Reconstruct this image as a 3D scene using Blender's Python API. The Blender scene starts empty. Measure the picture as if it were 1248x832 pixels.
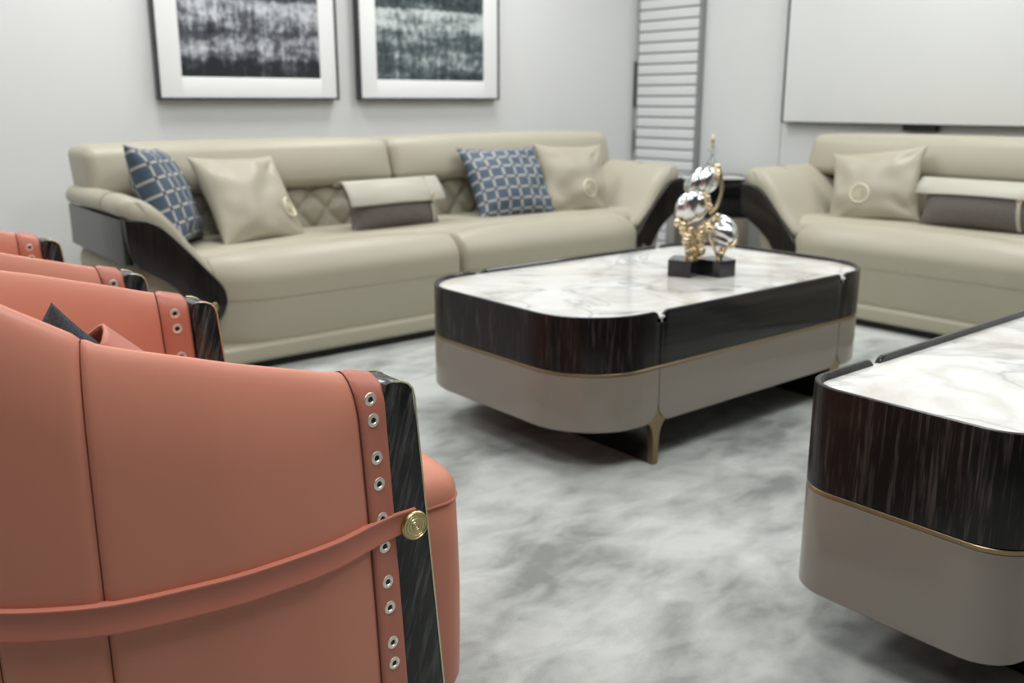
import bpy, bmesh, math, random
from mathutils import Vector, Matrix, noise
random.seed(7)
C = bpy.context.scene.collection
PI = math.pi
R = math.radians

# ------------------------------------------------------------------ materials
def nt(name):
    m = bpy.data.materials.new(name); m.use_nodes = True
    return m, m.node_tree, m.node_tree.nodes['Principled BSDF']

def lin(r, g, b):
    f = lambda c: ((c / 255 + .055) / 1.055) ** 2.4 if c / 255 > .04045 else c / 255 / 12.92
    return (f(r), f(g), f(b), 1)

def node(t, kind, **kw):
    n = t.nodes.new(kind)
    for k, v in kw.items():
        if k in n.inputs: n.inputs[k].default_value = v
        else: setattr(n, k, v)
    return n

def coords(t, scale=(1, 1, 1), rot=(0, 0, 0), out='Object'):
    tc = t.nodes.new('ShaderNodeTexCoord')
    mp = node(t, 'ShaderNodeMapping')
    mp.inputs['Scale'].default_value = scale; mp.inputs['Rotation'].default_value = rot
    t.links.new(tc.outputs[out], mp.inputs['Vector'])
    return mp.outputs['Vector']

def ramp(t, fac, stops):
    r = t.nodes.new('ShaderNodeValToRGB')
    e = r.color_ramp.elements
    while len(e) < len(stops): e.new(.5)
    for x, (p, c) in zip(e, stops): x.position = p; x.color = c
    t.links.new(fac, r.inputs['Fac'])
    return r.outputs['Color']

def noise_tex(t, vec, scale, detail=4, rough=.5, dist=0):
    n = node(t, 'ShaderNodeTexNoise')
    n.inputs['Scale'].default_value = scale; n.inputs['Detail'].default_value = detail
    n.inputs['Roughness'].default_value = rough; n.inputs['Distortion'].default_value = dist
    if vec is not None: t.links.new(vec, n.inputs['Vector'])
    return n.outputs['Fac']

def bump(t, b, h, strength, dist):
    n = t.nodes.new('ShaderNodeBump'); n.inputs['Strength'].default_value = strength; n.inputs['Distance'].default_value = dist
    t.links.new(h, n.inputs['Height']); t.links.new(n.outputs['Normal'], b.inputs['Normal'])

def math_n(t, op, a, b=None, c=None):
    n = t.nodes.new('ShaderNodeMath'); n.operation = op
    for i, x in enumerate((a, b, c)):
        if x is None: continue
        if isinstance(x, (int, float)): n.inputs[i].default_value = x
        else: t.links.new(x, n.inputs[i])
    return n.outputs[0]

def mix(t, fac, a, b):
    n = t.nodes.new('ShaderNodeMix'); n.data_type = 'RGBA'
    for s, x in ((n.inputs[0], fac), (n.inputs[6], a), (n.inputs[7], b)):
        if isinstance(x, (tuple, list, float, int)): s.default_value = x
        else: t.links.new(x, s)
    return n.outputs[2]

def plain(name, col, rough=.5, metal=0, coat=0, spec=.5):
    m, t, b = nt(name)
    b.inputs['Base Color'].default_value = col; b.inputs['Roughness'].default_value = rough
    b.inputs['Metallic'].default_value = metal; b.inputs['Coat Weight'].default_value = coat
    b.inputs['Coat Roughness'].default_value = .05; b.inputs['Specular IOR Level'].default_value = spec
    return m

def leather(name, col, rough=.45):
    m, t, b = nt(name)
    v = coords(t)
    n = noise_tex(t, v, 5, 3)
    c2 = tuple(x * .93 for x in col[:3]) + (1,)
    t.links.new(mix(t, n, c2, col), b.inputs['Base Color'])
    vo = node(t, 'ShaderNodeTexVoronoi'); vo.inputs['Scale'].default_value = 700
    t.links.new(v, vo.inputs['Vector'])
    bump(t, b, vo.outputs['Distance'], .06, .001)
    b.inputs['Roughness'].default_value = rough; b.inputs['Specular IOR Level'].default_value = .4
    return m

def wood(name, c1, c2, scale, rot=(0, 0, 0), coat=.35, thr=(.42, .7), freq=1):
    m, t, b = nt(name)
    v = coords(t, (1, 1, 1), rot)
    mp = node(t, 'ShaderNodeMapping'); mp.inputs['Scale'].default_value = scale
    t.links.new(v, mp.inputs['Vector']); v = mp.outputs['Vector']
    n = noise_tex(t, v, 1.0 * freq, 5, .55, .3)
    n2 = noise_tex(t, v, 3.1 * freq, 3, .6)
    s = math_n(t, 'ADD', math_n(t, 'MULTIPLY', n, .62), math_n(t, 'MULTIPLY', n2, .38))
    t.links.new(ramp(t, s, [(thr[0], c1), (thr[1], c2)]), b.inputs['Base Color'])
    b.inputs['Roughness'].default_value = .3; b.inputs['Specular IOR Level'].default_value = .25
    b.inputs['Coat Weight'].default_value = coat; b.inputs['Coat Roughness'].default_value = .06
    return m

CORAL = leather('coral_leather', lin(205, 133, 109), .48)
CORAL_DK = leather('coral_leather_strap', lin(186, 114, 94), .45)
CORAL_SEAM = plain('coral_seam', lin(98, 44, 34), .7)
CREAM = leather('cream_leather', lin(172, 166, 147), .42)
CREAM_LT = leather('pale_leather', lin(180, 176, 161), .45)
CREAM_SEAM = plain('cream_seam', lin(150, 142, 120), .7)
EMB = plain('embroidery', lin(226, 218, 192), .5)
EBONY_V = wood('ebony_vertical', (.005, .0045, .0042, 1), (.072, .056, .047, 1), (110, 110, 6), coat=.18, thr=(.51, .70))
EBONY_H = wood('ebony_horizontal', (.005, .005, .005, 1), (.022, .021, .020, 1), (3, 3, 85), thr=(.45, .75))
EBONY_SOFA = wood('ebony_sofa', (.007, .006, .0055, 1), (.03, .022, .018, 1), (60, 60, 3), thr=(.45, .75))
EBONY_POST = wood('ebony_post', (.008, .009, .009, 1), (.105, .105, .10, 1), (120, 120, 9), rot=(0, R(-16), 0), coat=.3, thr=(.49, .69))
TAUPE = plain('taupe_lacquer', lin(128, 120, 110), .3, coat=.4)
BRONZE = plain('bronze', lin(150, 130, 100), .35, 1)
BRASS = plain('brass', lin(190, 174, 130), .32, 1)
TRIM = plain('pale_brass', lin(206, 198, 172), .4, 1)
STEEL = plain('eyelet_metal', lin(232, 226, 210), .38, .75)
GOLD = plain('gold', lin(226, 207, 172), .25, 1)
SILVER = plain('silver', lin(214, 215, 214), .2, 1)
BLACK = plain('black_lacquer', (.006, .006, .007, 1), .15, coat=.6)
BLACKM = plain('black_matte', (.008, .008, .008, 1), .6)
WALLM, t, b = nt('white_wall')
b.inputs['Base Color'].default_value = (.83, .835, .825, 1); b.inputs['Roughness'].default_value = .7
bump(t, b, noise_tex(t, coords(t), 180, 2), .04, .002)
WALL2 = plain('white_wall_gloss', (.74, .75, .735, 1), .38)
FARW = plain('far_wall_grey', (.10, .10, .10, 1), .6)
CEIL = plain('ceiling_white', (.85, .85, .84, 1), .8)
BOARD = plain('board_white', (.79, .80, .78, 1), .18)
MATW = plain('mat_white', (.95, .955, .95, 1), .5)
FRAMED = plain('frame_dark', (.035, .038, .04, 1), .35)
FRAMES = plain('frame_silver', lin(120, 122, 122), .3, .6)
GREYM = plain('grey_metal', lin(140, 142, 142), .5, .0)
SLATW = plain('slat_white', (.77, .78, .78, 1), .4)
GLASS, t, b = nt('clear_glass')
b.inputs['Transmission Weight'].default_value = 1; b.inputs['Roughness'].default_value = .02; b.inputs['IOR'].default_value = 1.45

GREYF, t, b = nt('grey_fabric')
v = coords(t)
n = noise_tex(t, v, 260, 3, .7)
t.links.new(ramp(t, n, [(.3, lin(84, 78, 75)), (.75, lin(130, 122, 117))]), b.inputs['Base Color'])
b.inputs['Roughness'].default_value = .9; bump(t, b, n, .3, .002)
DARKF, t, b = nt('charcoal_fabric')
v = coords(t); n = noise_tex(t, v, 420, 3, .7)
t.links.new(ramp(t, n, [(.3, lin(38, 41, 46)), (.75, lin(88, 92, 98))]), b.inputs['Base Color'])
b.inputs['Roughness'].default_value = .9

BLUE, t, b = nt('blue_chain_fabric')
tc = t.nodes.new('ShaderNodeTexCoord'); sp = t.nodes.new('ShaderNodeSeparateXYZ')
t.links.new(tc.outputs['UV'], sp.inputs[0])
N = 7.0
def cell(o):
    return math_n(t, 'ABSOLUTE', math_n(t, 'SUBTRACT', math_n(t, 'FRACT', math_n(t, 'MULTIPLY_ADD', o, N, .5)), .5))
fx, fy = cell(sp.outputs[0]), cell(sp.outputs[1])
lx = math_n(t, 'MULTIPLY', math_n(t, 'GREATER_THAN', fx, .415), math_n(t, 'LESS_THAN', fy, .36))
ly = math_n(t, 'MULTIPLY', math_n(t, 'GREATER_THAN', fy, .415), math_n(t, 'LESS_THAN', fx, .36))
line = math_n(t, 'MAXIMUM', lx, ly)
knot = math_n(t, 'MULTIPLY', math_n(t, 'GREATER_THAN', fx, .41), math_n(t, 'GREATER_THAN', fy, .41))
nz = noise_tex(t, coords(t), 160, 3)
basec = ramp(t, nz, [(.3, lin(58, 74, 92)), (.8, lin(78, 95, 114))])
c = mix(t, knot, basec, lin(52, 60, 74))
t.links.new(mix(t, line, c, lin(172, 170, 160)), b.inputs['Base Color'])
b.inputs['Roughness'].default_value = .55

MARBLE, t, b = nt('white_marble')
v = coords(t)
def vein(scale, dist, w, seed):
    mp = node(t, 'ShaderNodeMapping'); mp.inputs['Location'].default_value = (seed, seed * .7, 0)
    mp.inputs['Rotation'].default_value = (0, 0, .5)
    t.links.new(v, mp.inputs['Vector'])
    n = noise_tex(t, mp.outputs['Vector'], scale, 5, .5, dist)
    d = math_n(t, 'ABSOLUTE', math_n(t, 'SUBTRACT', n, .5))
    return math_n(t, 'SUBTRACT', 1.0, math_n(t, 'MINIMUM', math_n(t, 'DIVIDE', d, w), 1.0))
v1 = vein(1.5, 1.5, .022, 1.3); v2 = vein(1.9, 1.6, .075, 4.1)
cloud = noise_tex(t, v, 3.2, 5, .55, .6)
patch = ramp(t, noise_tex(t, v, 4.0, 5, .6, 1.0), [(.60, (0, 0, 0, 1)), (.69, (1, 1, 1, 1))])
base = ramp(t, cloud, [(.30, lin(196, 190, 178)), (.47, lin(220, 219, 214)), (.7, lin(229, 229, 227))])
c = mix(t, math_n(t, 'MULTIPLY', v2, .30), base, lin(158, 148, 130))
c = mix(t, math_n(t, 'MULTIPLY', math_n(t, 'MULTIPLY', v1, .7), cloud), c, lin(110, 108, 104))
c = mix(t, math_n(t, 'MULTIPLY', patch, .75), c, lin(138, 138, 136))
t.links.new(c, b.inputs['Base Color']); b.inputs['Roughness'].default_value = .09; b.inputs['Specular IOR Level'].default_value = .5

CARPET, t, b = nt('grey_plush_carpet')
v = coords(t)
n1 = noise_tex(t, coords(t, (1.0, 1.35, 1), (0, 0, R(35))), 2.3, 5, .55, .45)
n2 = noise_tex(t, coords(t, (1, 1.7, 1), (0, 0, R(-20))), 7.5, 4, .55, .4)
n3 = noise_tex(t, v, 420, 2, .7)
s = math_n(t, 'ADD', math_n(t, 'MULTIPLY', n1, .62), math_n(t, 'MULTIPLY', n2, .38))
col = ramp(t, s, [(.36, lin(124, 127, 123)), (.47, lin(166, 169, 164)), (.59, lin(194, 197, 191))])
fine = ramp(t, n3, [(.3, (.80, .80, .80, 1)), (.7, (1.06, 1.06, 1.06, 1))])
mm = t.nodes.new('ShaderNodeMix'); mm.data_type = 'RGBA'; mm.blend_type = 'MULTIPLY'; mm.inputs[0].default_value = 1
t.links.new(col, mm.inputs[6]); t.links.new(fine, mm.inputs[7]); t.links.new(mm.outputs[2], b.inputs['Base Color'])
b.inputs['Roughness'].default_value = .85; b.inputs['Sheen Weight'].default_value = .25; b.inputs['Sheen Roughness'].default_value = .5
hh = math_n(t, 'ADD', math_n(t, 'MULTIPLY', n3, .5), math_n(t, 'MULTIPLY', s, 1.5))
bump(t, b, hh, .35, .008)

def art(name, seed, stops, bands):
    m, t, b = nt(name)
    tc = t.nodes.new('ShaderNodeTexCoord'); sp = t.nodes.new('ShaderNodeSeparateXYZ')
    t.links.new(tc.outputs['UV'], sp.inputs[0])
    def nz(sx, sy, sc, det, dist=0):
        mp = node(t, 'ShaderNodeMapping'); mp.inputs['Scale'].default_value = (sx, sy, 1); mp.inputs['Location'].default_value = (seed, seed * 1.7, 0)
        t.links.new(tc.outputs['UV'], mp.inputs['Vector'])
        return noise_tex(t, mp.outputs['Vector'], sc, det, .65, dist)
    hor = nz(1.6, 7, 1.6, 7, .3); ver = nz(14, 1.3, 1.6, 5); fine = nz(22, 20, 1.2, 4)
    s = math_n(t, 'ADD', math_n(t, 'MULTIPLY', hor, .45), math_n(t, 'ADD', math_n(t, 'MULTIPLY', ver, .25), math_n(t, 'MULTIPLY', fine, .30)))
    wob = math_n(t, 'ADD', sp.outputs[1], math_n(t, 'MULTIPLY', math_n(t, 'SUBTRACT', ver, .5), .06))
    bnd = ramp(t, wob, bands)
    s2 = math_n(t, 'ADD', math_n(t, 'SUBTRACT', s, .5), 0.0)
    s3 = math_n(t, 'ADD', math_n(t, 'MULTIPLY', s2, 3.2), bnd)
    t.links.new(ramp(t, s3, stops), b.inputs['Base Color'])
    b.inputs['Roughness'].default_value = .5
    return m
g = lambda x: (x, x, x, 1)
ART1 = art('abstract_grey_print', 2.3, [(.12, lin(22, 25, 30)), (.45, lin(84, 88, 96)), (.85, lin(206, 210, 214))],
           [(0, g(.12)), (.07, g(.16)), (.09, g(.50)), (.16, g(.62)), (.20, g(.40)), (.26, g(.62)), (.34, g(.70)), (.36, g(.28)), (1, g(.3))])
ART2 = art('abstract_teal_print', 7.9, [(.12, lin(28, 38, 42)), (.45, lin(84, 98, 100)), (.85, lin(206, 214, 212))],
           [(0, g(.32)), (.12, g(.42)), (.20, g(.55)), (.24, g(.42)), (.27, g(.72)), (.35, g(.70)), (.365, g(.24)), (1, g(.3))])

# ------------------------------------------------------------------ mesh helpers
class MB:
    def __init__(s): s.v = []; s.f = []; s.uv = None
    def add(s, vs, fs):
        o = len(s.v); s.v += [tuple(p) for p in vs]; s.f += [[i + o for i in f] for f in fs]; return s
    def build(s, name, mat, parent=None, loc=(0, 0, 0), rot=(0, 0, 0), angle=35, merge=1e-5):
        me = bpy.data.meshes.new(name)
        bm = bmesh.new()
        vs = [bm.verts.new(p) for p in s.v]
        for f in s.f:
            try: bm.faces.new([vs[i] for i in f])
            except ValueError: pass
        bmesh.ops.remove_doubles(bm, verts=bm.verts[:], dist=merge)
        bmesh.ops.recalc_face_normals(bm, faces=bm.faces[:])
        bm.to_mesh(me); bm.free()
        me.shade_smooth(); me.set_sharp_from_angle(angle=R(angle))
        me.materials.append(mat)
        o = bpy.data.objects.new(name, me); C.objects.link(o)
        o.location = loc; o.rotation_euler = rot
        if parent: o.parent = parent
        return o

def tag(o, label, cat, group=None, kind=None):
    o['label'] = label; o['category'] = cat
    if group: o['group'] = group
    if kind: o['kind'] = kind
    return o

def thing(name, label, cat, loc=(0, 0, 0), rot=(0, 0, 0), group=None):
    o = bpy.data.objects.new(name, None); C.objects.link(o); o.empty_display_size = .1
    o.location = loc; o.rotation_euler = rot
    return tag(o, label, cat, group)

def dup(root, loc, rot, label, group=None):
    r = root.copy(); C.objects.link(r); r.location = loc; r.rotation_euler = rot; r['label'] = label
    if group: r['group'] = group
    for ch in list(root.children):
        c = ch.copy(); C.objects.link(c); c.parent = r
        for gch in list(ch.children):
            d = gch.copy(); C.objects.link(d); d.parent = c
    return r

def grid_faces(nu, nv, closed_u=False, closed_v=False):
    f = []
    for i in range(nu if closed_u else nu - 1):
        for j in range(nv if closed_v else nv - 1):
            a = i * nv + j; b_ = i * nv + (j + 1) % nv
            c = ((i + 1) % nu) * nv + (j + 1) % nv; d = ((i + 1) % nu) * nv + j
            f.append([a, b_, c, d])
    return f

def loft(mb, rings, cap=True, closed=True):
    n = len(rings[0]); vs = [p for r in rings for p in r]
    fs = grid_faces(len(rings), n, False, closed)
    if cap:
        fs.append(list(range(n))[::-1]); fs.append([(len(rings) - 1) * n + k for k in range(n)])
    return mb.add(vs, fs)

def tube(mb, pts, r, n=8, rf=None):
    pts = [Vector(p) for p in pts]; rings = []
    up = None
    for i, p in enumerate(pts):
        d = (pts[min(i + 1, len(pts) - 1)] - pts[max(i - 1, 0)]).normalized()
        if up is None:
            up = Vector((0, 0, 1)) if abs(d.z) < .9 else Vector((1, 0, 0))
        a = d.cross(up).normalized(); up = a.cross(d).normalized()
        rr = r if rf is None else r * rf(i / (len(pts) - 1))
        rings.append([p + a * rr * math.cos(2 * PI * k / n) + up * rr * math.sin(2 * PI * k / n) for k in range(n)])
    return loft(mb, rings)

def ticks(lo, hi, r, n, m):
    a = [lo + r - r * math.tan(R(45) * (1 - k / n)) for k in range(n)]
    mid = [lo + r + (hi - lo - 2 * r) * k / m for k in range(m + 1)]
    return a + mid + [hi + lo - x for x in reversed(a)]

def softbox(mb, lo, hi, r, n=4, m=(1, 1, 1), deform=None):
    lo, hi = Vector(lo), Vector(hi)
    r = min(r, (min(hi - lo)) / 2 - 1e-5)
    T = [ticks(lo[i], hi[i], r, n, m[i]) for i in range(3)]
    def rd(p):
        c = Vector([min(max(p[i], lo[i] + r), hi[i] - r) for i in range(3)])
        d = p - c
        q = c + d.normalized() * r if d.length > 1e-9 else p
        return deform(q) if deform else q
    for ax in range(3):
        u, w = [(1, 2), (2, 0), (0, 1)][ax]
        for side in (lo[ax], hi[ax]):
            vs = []
            for a in T[u]:
                for b_ in T[w]:
                    p = Vector((0, 0, 0)); p[ax] = side; p[u] = a; p[w] = b_
                    vs.append(rd(p))
            mb.add(vs, grid_faces(len(T[u]), len(T[w])))
    return mb

def box(mb, lo, hi, bev=.002):
    return softbox(mb, lo, hi, bev, 2)

def spline(pts, n):
    # Catmull-Rom through points
    P = [Vector(p) for p in pts]; P = [P[0] * 2 - P[1]] + P + [P[-1] * 2 - P[-2]]
    out = []
    for i in range(1, len(P) - 2):
        for k in range(n):
            u = k / n; a, b_, c, d = P[i - 1:i + 3]
            out.append(.5 * ((2 * b_) + (c - a) * u + (2 * a - 5 * b_ + 4 * c - d) * u * u + (3 * b_ - a - 3 * c + d) * u ** 3))
    out.append(P[-2]); return out

def prism(mb, poly, axis, a, b_, bev=.004, seg=2):
    """polygon (2D) extruded along axis from a to b_, rim bevelled by shrinking the end rings"""
    n = len(poly); P = [Vector((p[0], p[1])) for p in poly]
    ar = sum(P[i].x * P[(i + 1) % n].y - P[(i + 1) % n].x * P[i].y for i in range(n))
    sg = 1 if ar > 0 else -1
    nor = []
    for i in range(n):
        e = (P[(i + 1) % n] - P[i - 1]).normalized(); nor.append(Vector((e.y, -e.x)) * sg)
    def ring(off, h):
        o = []
        for p, q in zip(P, nor):
            x = p - q * off
            o.append({'x': (h, x.x, x.y), 'y': (x.x, h, x.y), 'z': (x.x, x.y, h)}[axis])
        return o
    rings = []
    s = 1 if b_ > a else -1
    for k in range(seg + 1):
        t_ = k / seg * PI / 2; rings.append(ring(bev * (1 - math.sin(t_)), a + s * bev * (1 - math.cos(t_))))
    for k in range(seg, -1, -1):
        t_ = k / seg * PI / 2; rings.append(ring(bev * (1 - math.sin(t_)), b_ - s * bev * (1 - math.cos(t_))))
    return loft(mb, rings)

def lathe(mb, prof, n=24, M=None):
    rings = [[Vector((r * math.cos(2 * PI * k / n), r * math.sin(2 * PI * k / n), z)) for k in range(n)] for r, z in prof]
    if M is not None: rings = [[M @ p for p in r] for r in rings]
    return loft(mb, rings)

def torus(mb, M, Rr, r, n=28, m=8, a0=0, a1=2 * PI):
    closed = abs(a1 - a0 - 2 * PI) < 1e-6; cnt = n if closed else n + 1
    rings = []
    for i in range(cnt):
        a = a0 + (a1 - a0) * i / n
        rings.append([M @ Vector(((Rr + r * math.cos(2 * PI * k / m)) * math.cos(a), (Rr + r * math.cos(2 * PI * k / m)) * math.sin(a), r * math.sin(2 * PI * k / m))) for k in range(m)])
    vs = [p for q in rings for p in q]; fs = grid_faces(cnt, m, closed, True)
    if not closed: fs += [list(range(m))[::-1], [(cnt - 1) * m + k for k in range(m)]]
    return mb.add(vs, fs)

# ------------------------------------------------------------------ room
XR, YL, HC = 5.12, 4.81, 3.1
def struct(o):
    o['kind'] = 'structure'; return o
struct(box(MB(), (-2.6, -2.6, -.1), (5.4, 5.1, 0), .001).build('floor', CARPET))
struct(box(MB(), (-2.6, -2.6, HC), (5.4, 5.1, HC + .1), .001).build('ceiling', CEIL))
struct(box(MB(), (-2.6, YL, 0), (XR - .018, YL + .15, HC), .001).build('wall_left', WALLM))
struct(box(MB(), (XR, -2.6, 0), (XR + .15, YL + .2, HC), .001).build('wall_right', WALL2))
struct(box(MB(), (-2.75, -2.6, 0), (-2.6, 5.1, HC), .001).build('wall_back', FARW))
struct(box(MB(), (-2.6, -2.75, 0), (5.4, -2.6, HC), .001).build('wall_front', FARW))
# joint between two panels of the right wall
struct(box(MB(), (XR - .0015, 3.565, 0), (XR + .002, 3.569, HC), .0005).build('trim_1', GREYM))
# dark metal clips down the open corner joint
struct(box(MB(), (XR - .016, YL - .010, 1.006), (XR - .002, YL + .05, 1.316), .001).build('trim_2', FRAMED))
struct(box(MB(), (XR - .016, YL - .010, .70), (XR - .002, YL + .05, .84), .001).build('trim_3', GREYM))
struct(box(MB(), (XR - .017, YL - .006, 1.316), (XR - .002, YL + .05, HC), .001).build('trim_4', BOARD))

# slatted panel leaning flat on the right wall by the corner
sl = thing('slatwall_panel', 'tall white slatted wall panel with grey grooves beside the room corner', 'wall panel', (XR, 4.495, 0))
box(MB(), (-.012, -.27, 0), (-.001, .275, HC - .02), .001).build('backing', GREYM, sl)
m = MB(); z = .012
pitch = .0715
while z + pitch < HC - .03:
    box(m, (-.026, -.268, z), (-.010, .272, z + pitch - .011), .002); z += pitch
m.build('slats', SLATW, sl)
box(MB(), (-.034, -.296, 0), (-.001, -.266, HC - .02), .002).build('edge_trim', GREYM, sl)
box(MB(), (-.030, .268, 0), (-.001, .278, HC - .02), .002).build('edge_trim', GREYM, sl)

# white board in a thin dark frame on the right wall
wb = thing('framed_board', 'large blank white board with thin dark frame on the right wall', 'wall panel', (XR, 2.225, .917))
box(MB(), (-.05, -1.30, .006), (-.012, 1.30, 1.5), .001).build('board', BOARD, wb)
m = MB()
box(m, (-.054, -1.312, 0), (-.010, 1.312, .008), .001); box(m, (-.054, -1.312, 1.5), (-.010, 1.312, 1.51), .001)
box(m, (-.054, 1.300, .004), (-.010, 1.312, 1.506), .001); box(m, (-.054, -1.312, .004), (-.010, -1.300, 1.506), .001)
m.build('frame', FRAMED, wb)
box(MB(), (-.010, -1.2, .2), (-.0005, 1.2, 1.3), .001).build('mounting_bar', GREYM, wb)
mb_ = MB(); box(mb_, (-.045, -.13, 0), (-.001, .06, .030), .002)
tag(mb_.build('mount_bracket', BLACKM, None, (XR, 2.69, .886)), 'small black bracket bar on the wall just under the white board', 'bracket')

# framed prints
def picture(name, label, x0, x1, ix0, ix1, artm):
    p = thing(name, label, 'picture', ((x0 + x1) / 2, YL, 1.052), group='framed abstract prints on the left wall')
    w = x1 - x0; h = 1.32; d = .055
    f = MB(); tk = .012
    box(f, (-w / 2, -d, 0), (-w / 2 + tk, -.008, h), .0015); box(f, (w / 2 - tk, -d, 0), (w / 2, -.008, h), .0015)
    box(f, (-w / 2 + .002, -d, 0), (w / 2 - .002, -.008, tk), .0015); box(f, (-w / 2 + .002, -d, h - tk), (w / 2 - .002, -.008, h), .0015)
    f.build('frame', FRAMED, p)
    box(MB(), (-w / 2 + .005, -.012, .01), (w / 2 - .005, -.0005, h - .01), .001).build('backing', FRAMED, p)
    bl = ix0 - x0; br = x1 - ix1; bt = .112
    mt = MB(); y0, y1 = -d + .006, -.012
    a, c = -w / 2 + tk - .001, w / 2 - tk + .001
    box(mt, (a, y0, tk - .001), (-w / 2 + bl, y1, h - tk + .001), .001); box(mt, (w / 2 - br, y0, tk - .001), (c, y1, h - tk + .001), .001)
    box(mt, (-w / 2 + bl - .002, y0, tk - .001), (w / 2 - br + .002, y1, bt), .001); box(mt, (-w / 2 + bl - .002, y0, h - bt), (w / 2 - br + .002, y1, h - tk + .001), .001)
    mt.build('mat', MATW, p)
    me = bpy.data.meshes.new('print')
    X0, X1 = -w / 2 + bl - .004, w / 2 - br + .004
    vs = [(X0, y0 + .008, bt - .004), (X1, y0 + .008, bt - .004), (X1, y0 + .008, h - bt + .004), (X0, y0 + .008, h - bt + .004)]
    vs += [(x, y1 + .001, z) for x, y, z in vs]
    me.from_pydata(vs, [], [(0, 1, 2, 3), (7, 6, 5, 4), (0, 4, 5, 1), (1, 5, 6, 2), (2, 6, 7, 3), (3, 7, 4, 0)])
    uv = me.uv_layers.new()
    for lp in me.loops:
        q = vs[lp.vertex_index]; uv.data[lp.index].uv = ((q[0] - X0) / (X1 - X0), (q[2] - bt) / (h - 2 * bt))
    me.materials.append(artm)
    o = bpy.data.objects.new('print', me); C.objects.link(o); o.parent = p
picture('picture_frame', 'framed charcoal and grey abstract streak print with white mat, left of the two pictures', 1.7035, 2.699, 1.827, 2.593, ART1)
picture('picture_frame', 'framed teal and grey abstract print with white mat, right of the two pictures', 2.83, 3.832, 2.948, 3.715, ART2)

# ------------------------------------------------------------------ tables
def rr_path(x0, x1, y0, y1, r, n=14):
    """rounded rectangle as closed list of (pos, normal), counter-clockwise from the middle of the -y side"""
    out = []
    def line(a, b_, nr, k):
        for i in range(k): out.append((Vector(a).lerp(Vector(b_), i / k), Vector(nr)))
    def arc(cx, cy, a0):
        for i in range(n):
            a = a0 + PI / 2 * i / n; d = Vector((math.cos(a), math.sin(a))); out.append((Vector((cx, cy)) + d * r, d))
    line((x0 + r, y0), (x1 - r, y0), (0, -1), 60); arc(x1 - r, y0 + r, -PI / 2)
    line((x1, y0 + r), (x1, y1 - r), (1, 0), 12); arc(x1 - r, y1 - r, 0)
    line((x1 - r, y1), (x0 + r, y1), (0, 1), 60); arc(x0 + r, y1 - r, PI / 2)
    line((x0, y1 - r), (x0, y0 + r), (-1, 0), 12); arc(x0 + r, y0 + r, PI)
    return out

def resample(path, s0, s1, extra):
    """points of the path between arc lengths s0..s1, dense at the ends"""
    L = [0]
    n = len(path)
    for i in range(n): L.append(L[-1] + (path[(i + 1) % n][0] - path[i][0]).length)
    tot = L[-1]
    ss = sorted(set([s0 + e for e in extra] + [s1 - e for e in extra] + [l + k * tot for k in (-1, 0, 1) for l in L[:-1] if s0 + extra[-1] < l + k * tot < s1 - extra[-1]]))
    out = []
    import bisect
    for s in ss:
        q = s % tot; i = min(bisect.bisect_right(L, q) - 1, n - 1)
        u = (q - L[i]) / (L[i + 1] - L[i]); a, b_ = path[i], path[(i + 1) % n]
        out.append((a[0].lerp(b_[0], u), a[1].lerp(b_[1], u).normalized(), s - s0, s1 - s))
    return out

def strip(mb, pts, z0, z1, th, rt=0, dt=0, rb=0, bev=.003):
    """wall strip: corner rounding of the upper (rt) and lower (rb) ends"""
    rings = []
    for p, nr, da, db in pts:
        d = min(da, db)
        zt = z1; zb = z0
        if rt and d < rt + .010:
            e = max(0, d - .010); zt = z1 - dt * (1 - math.sqrt(max(0, 1 - (1 - e / rt) ** 2)))
        if rb and d < rb: zb = z0 + rb * (1 - math.sqrt(max(0, 1 - (1 - d / rb) ** 2)))
        q = p - nr * th
        def P(c, z): return (c.x, c.y, z)
        b_ = bev
        rings.append([P(p - nr * b_, zb), P(p, zb + b_), P(p, zt - b_), P(p - nr * b_ * .3, zt - b_ * .3), P(p - nr * b_, zt),
                      P(q + nr * b_, zt), P(q, zt - b_), P(q, zb + b_), P(q + nr * b_, zb)])
    return loft(mb, rings)

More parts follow.
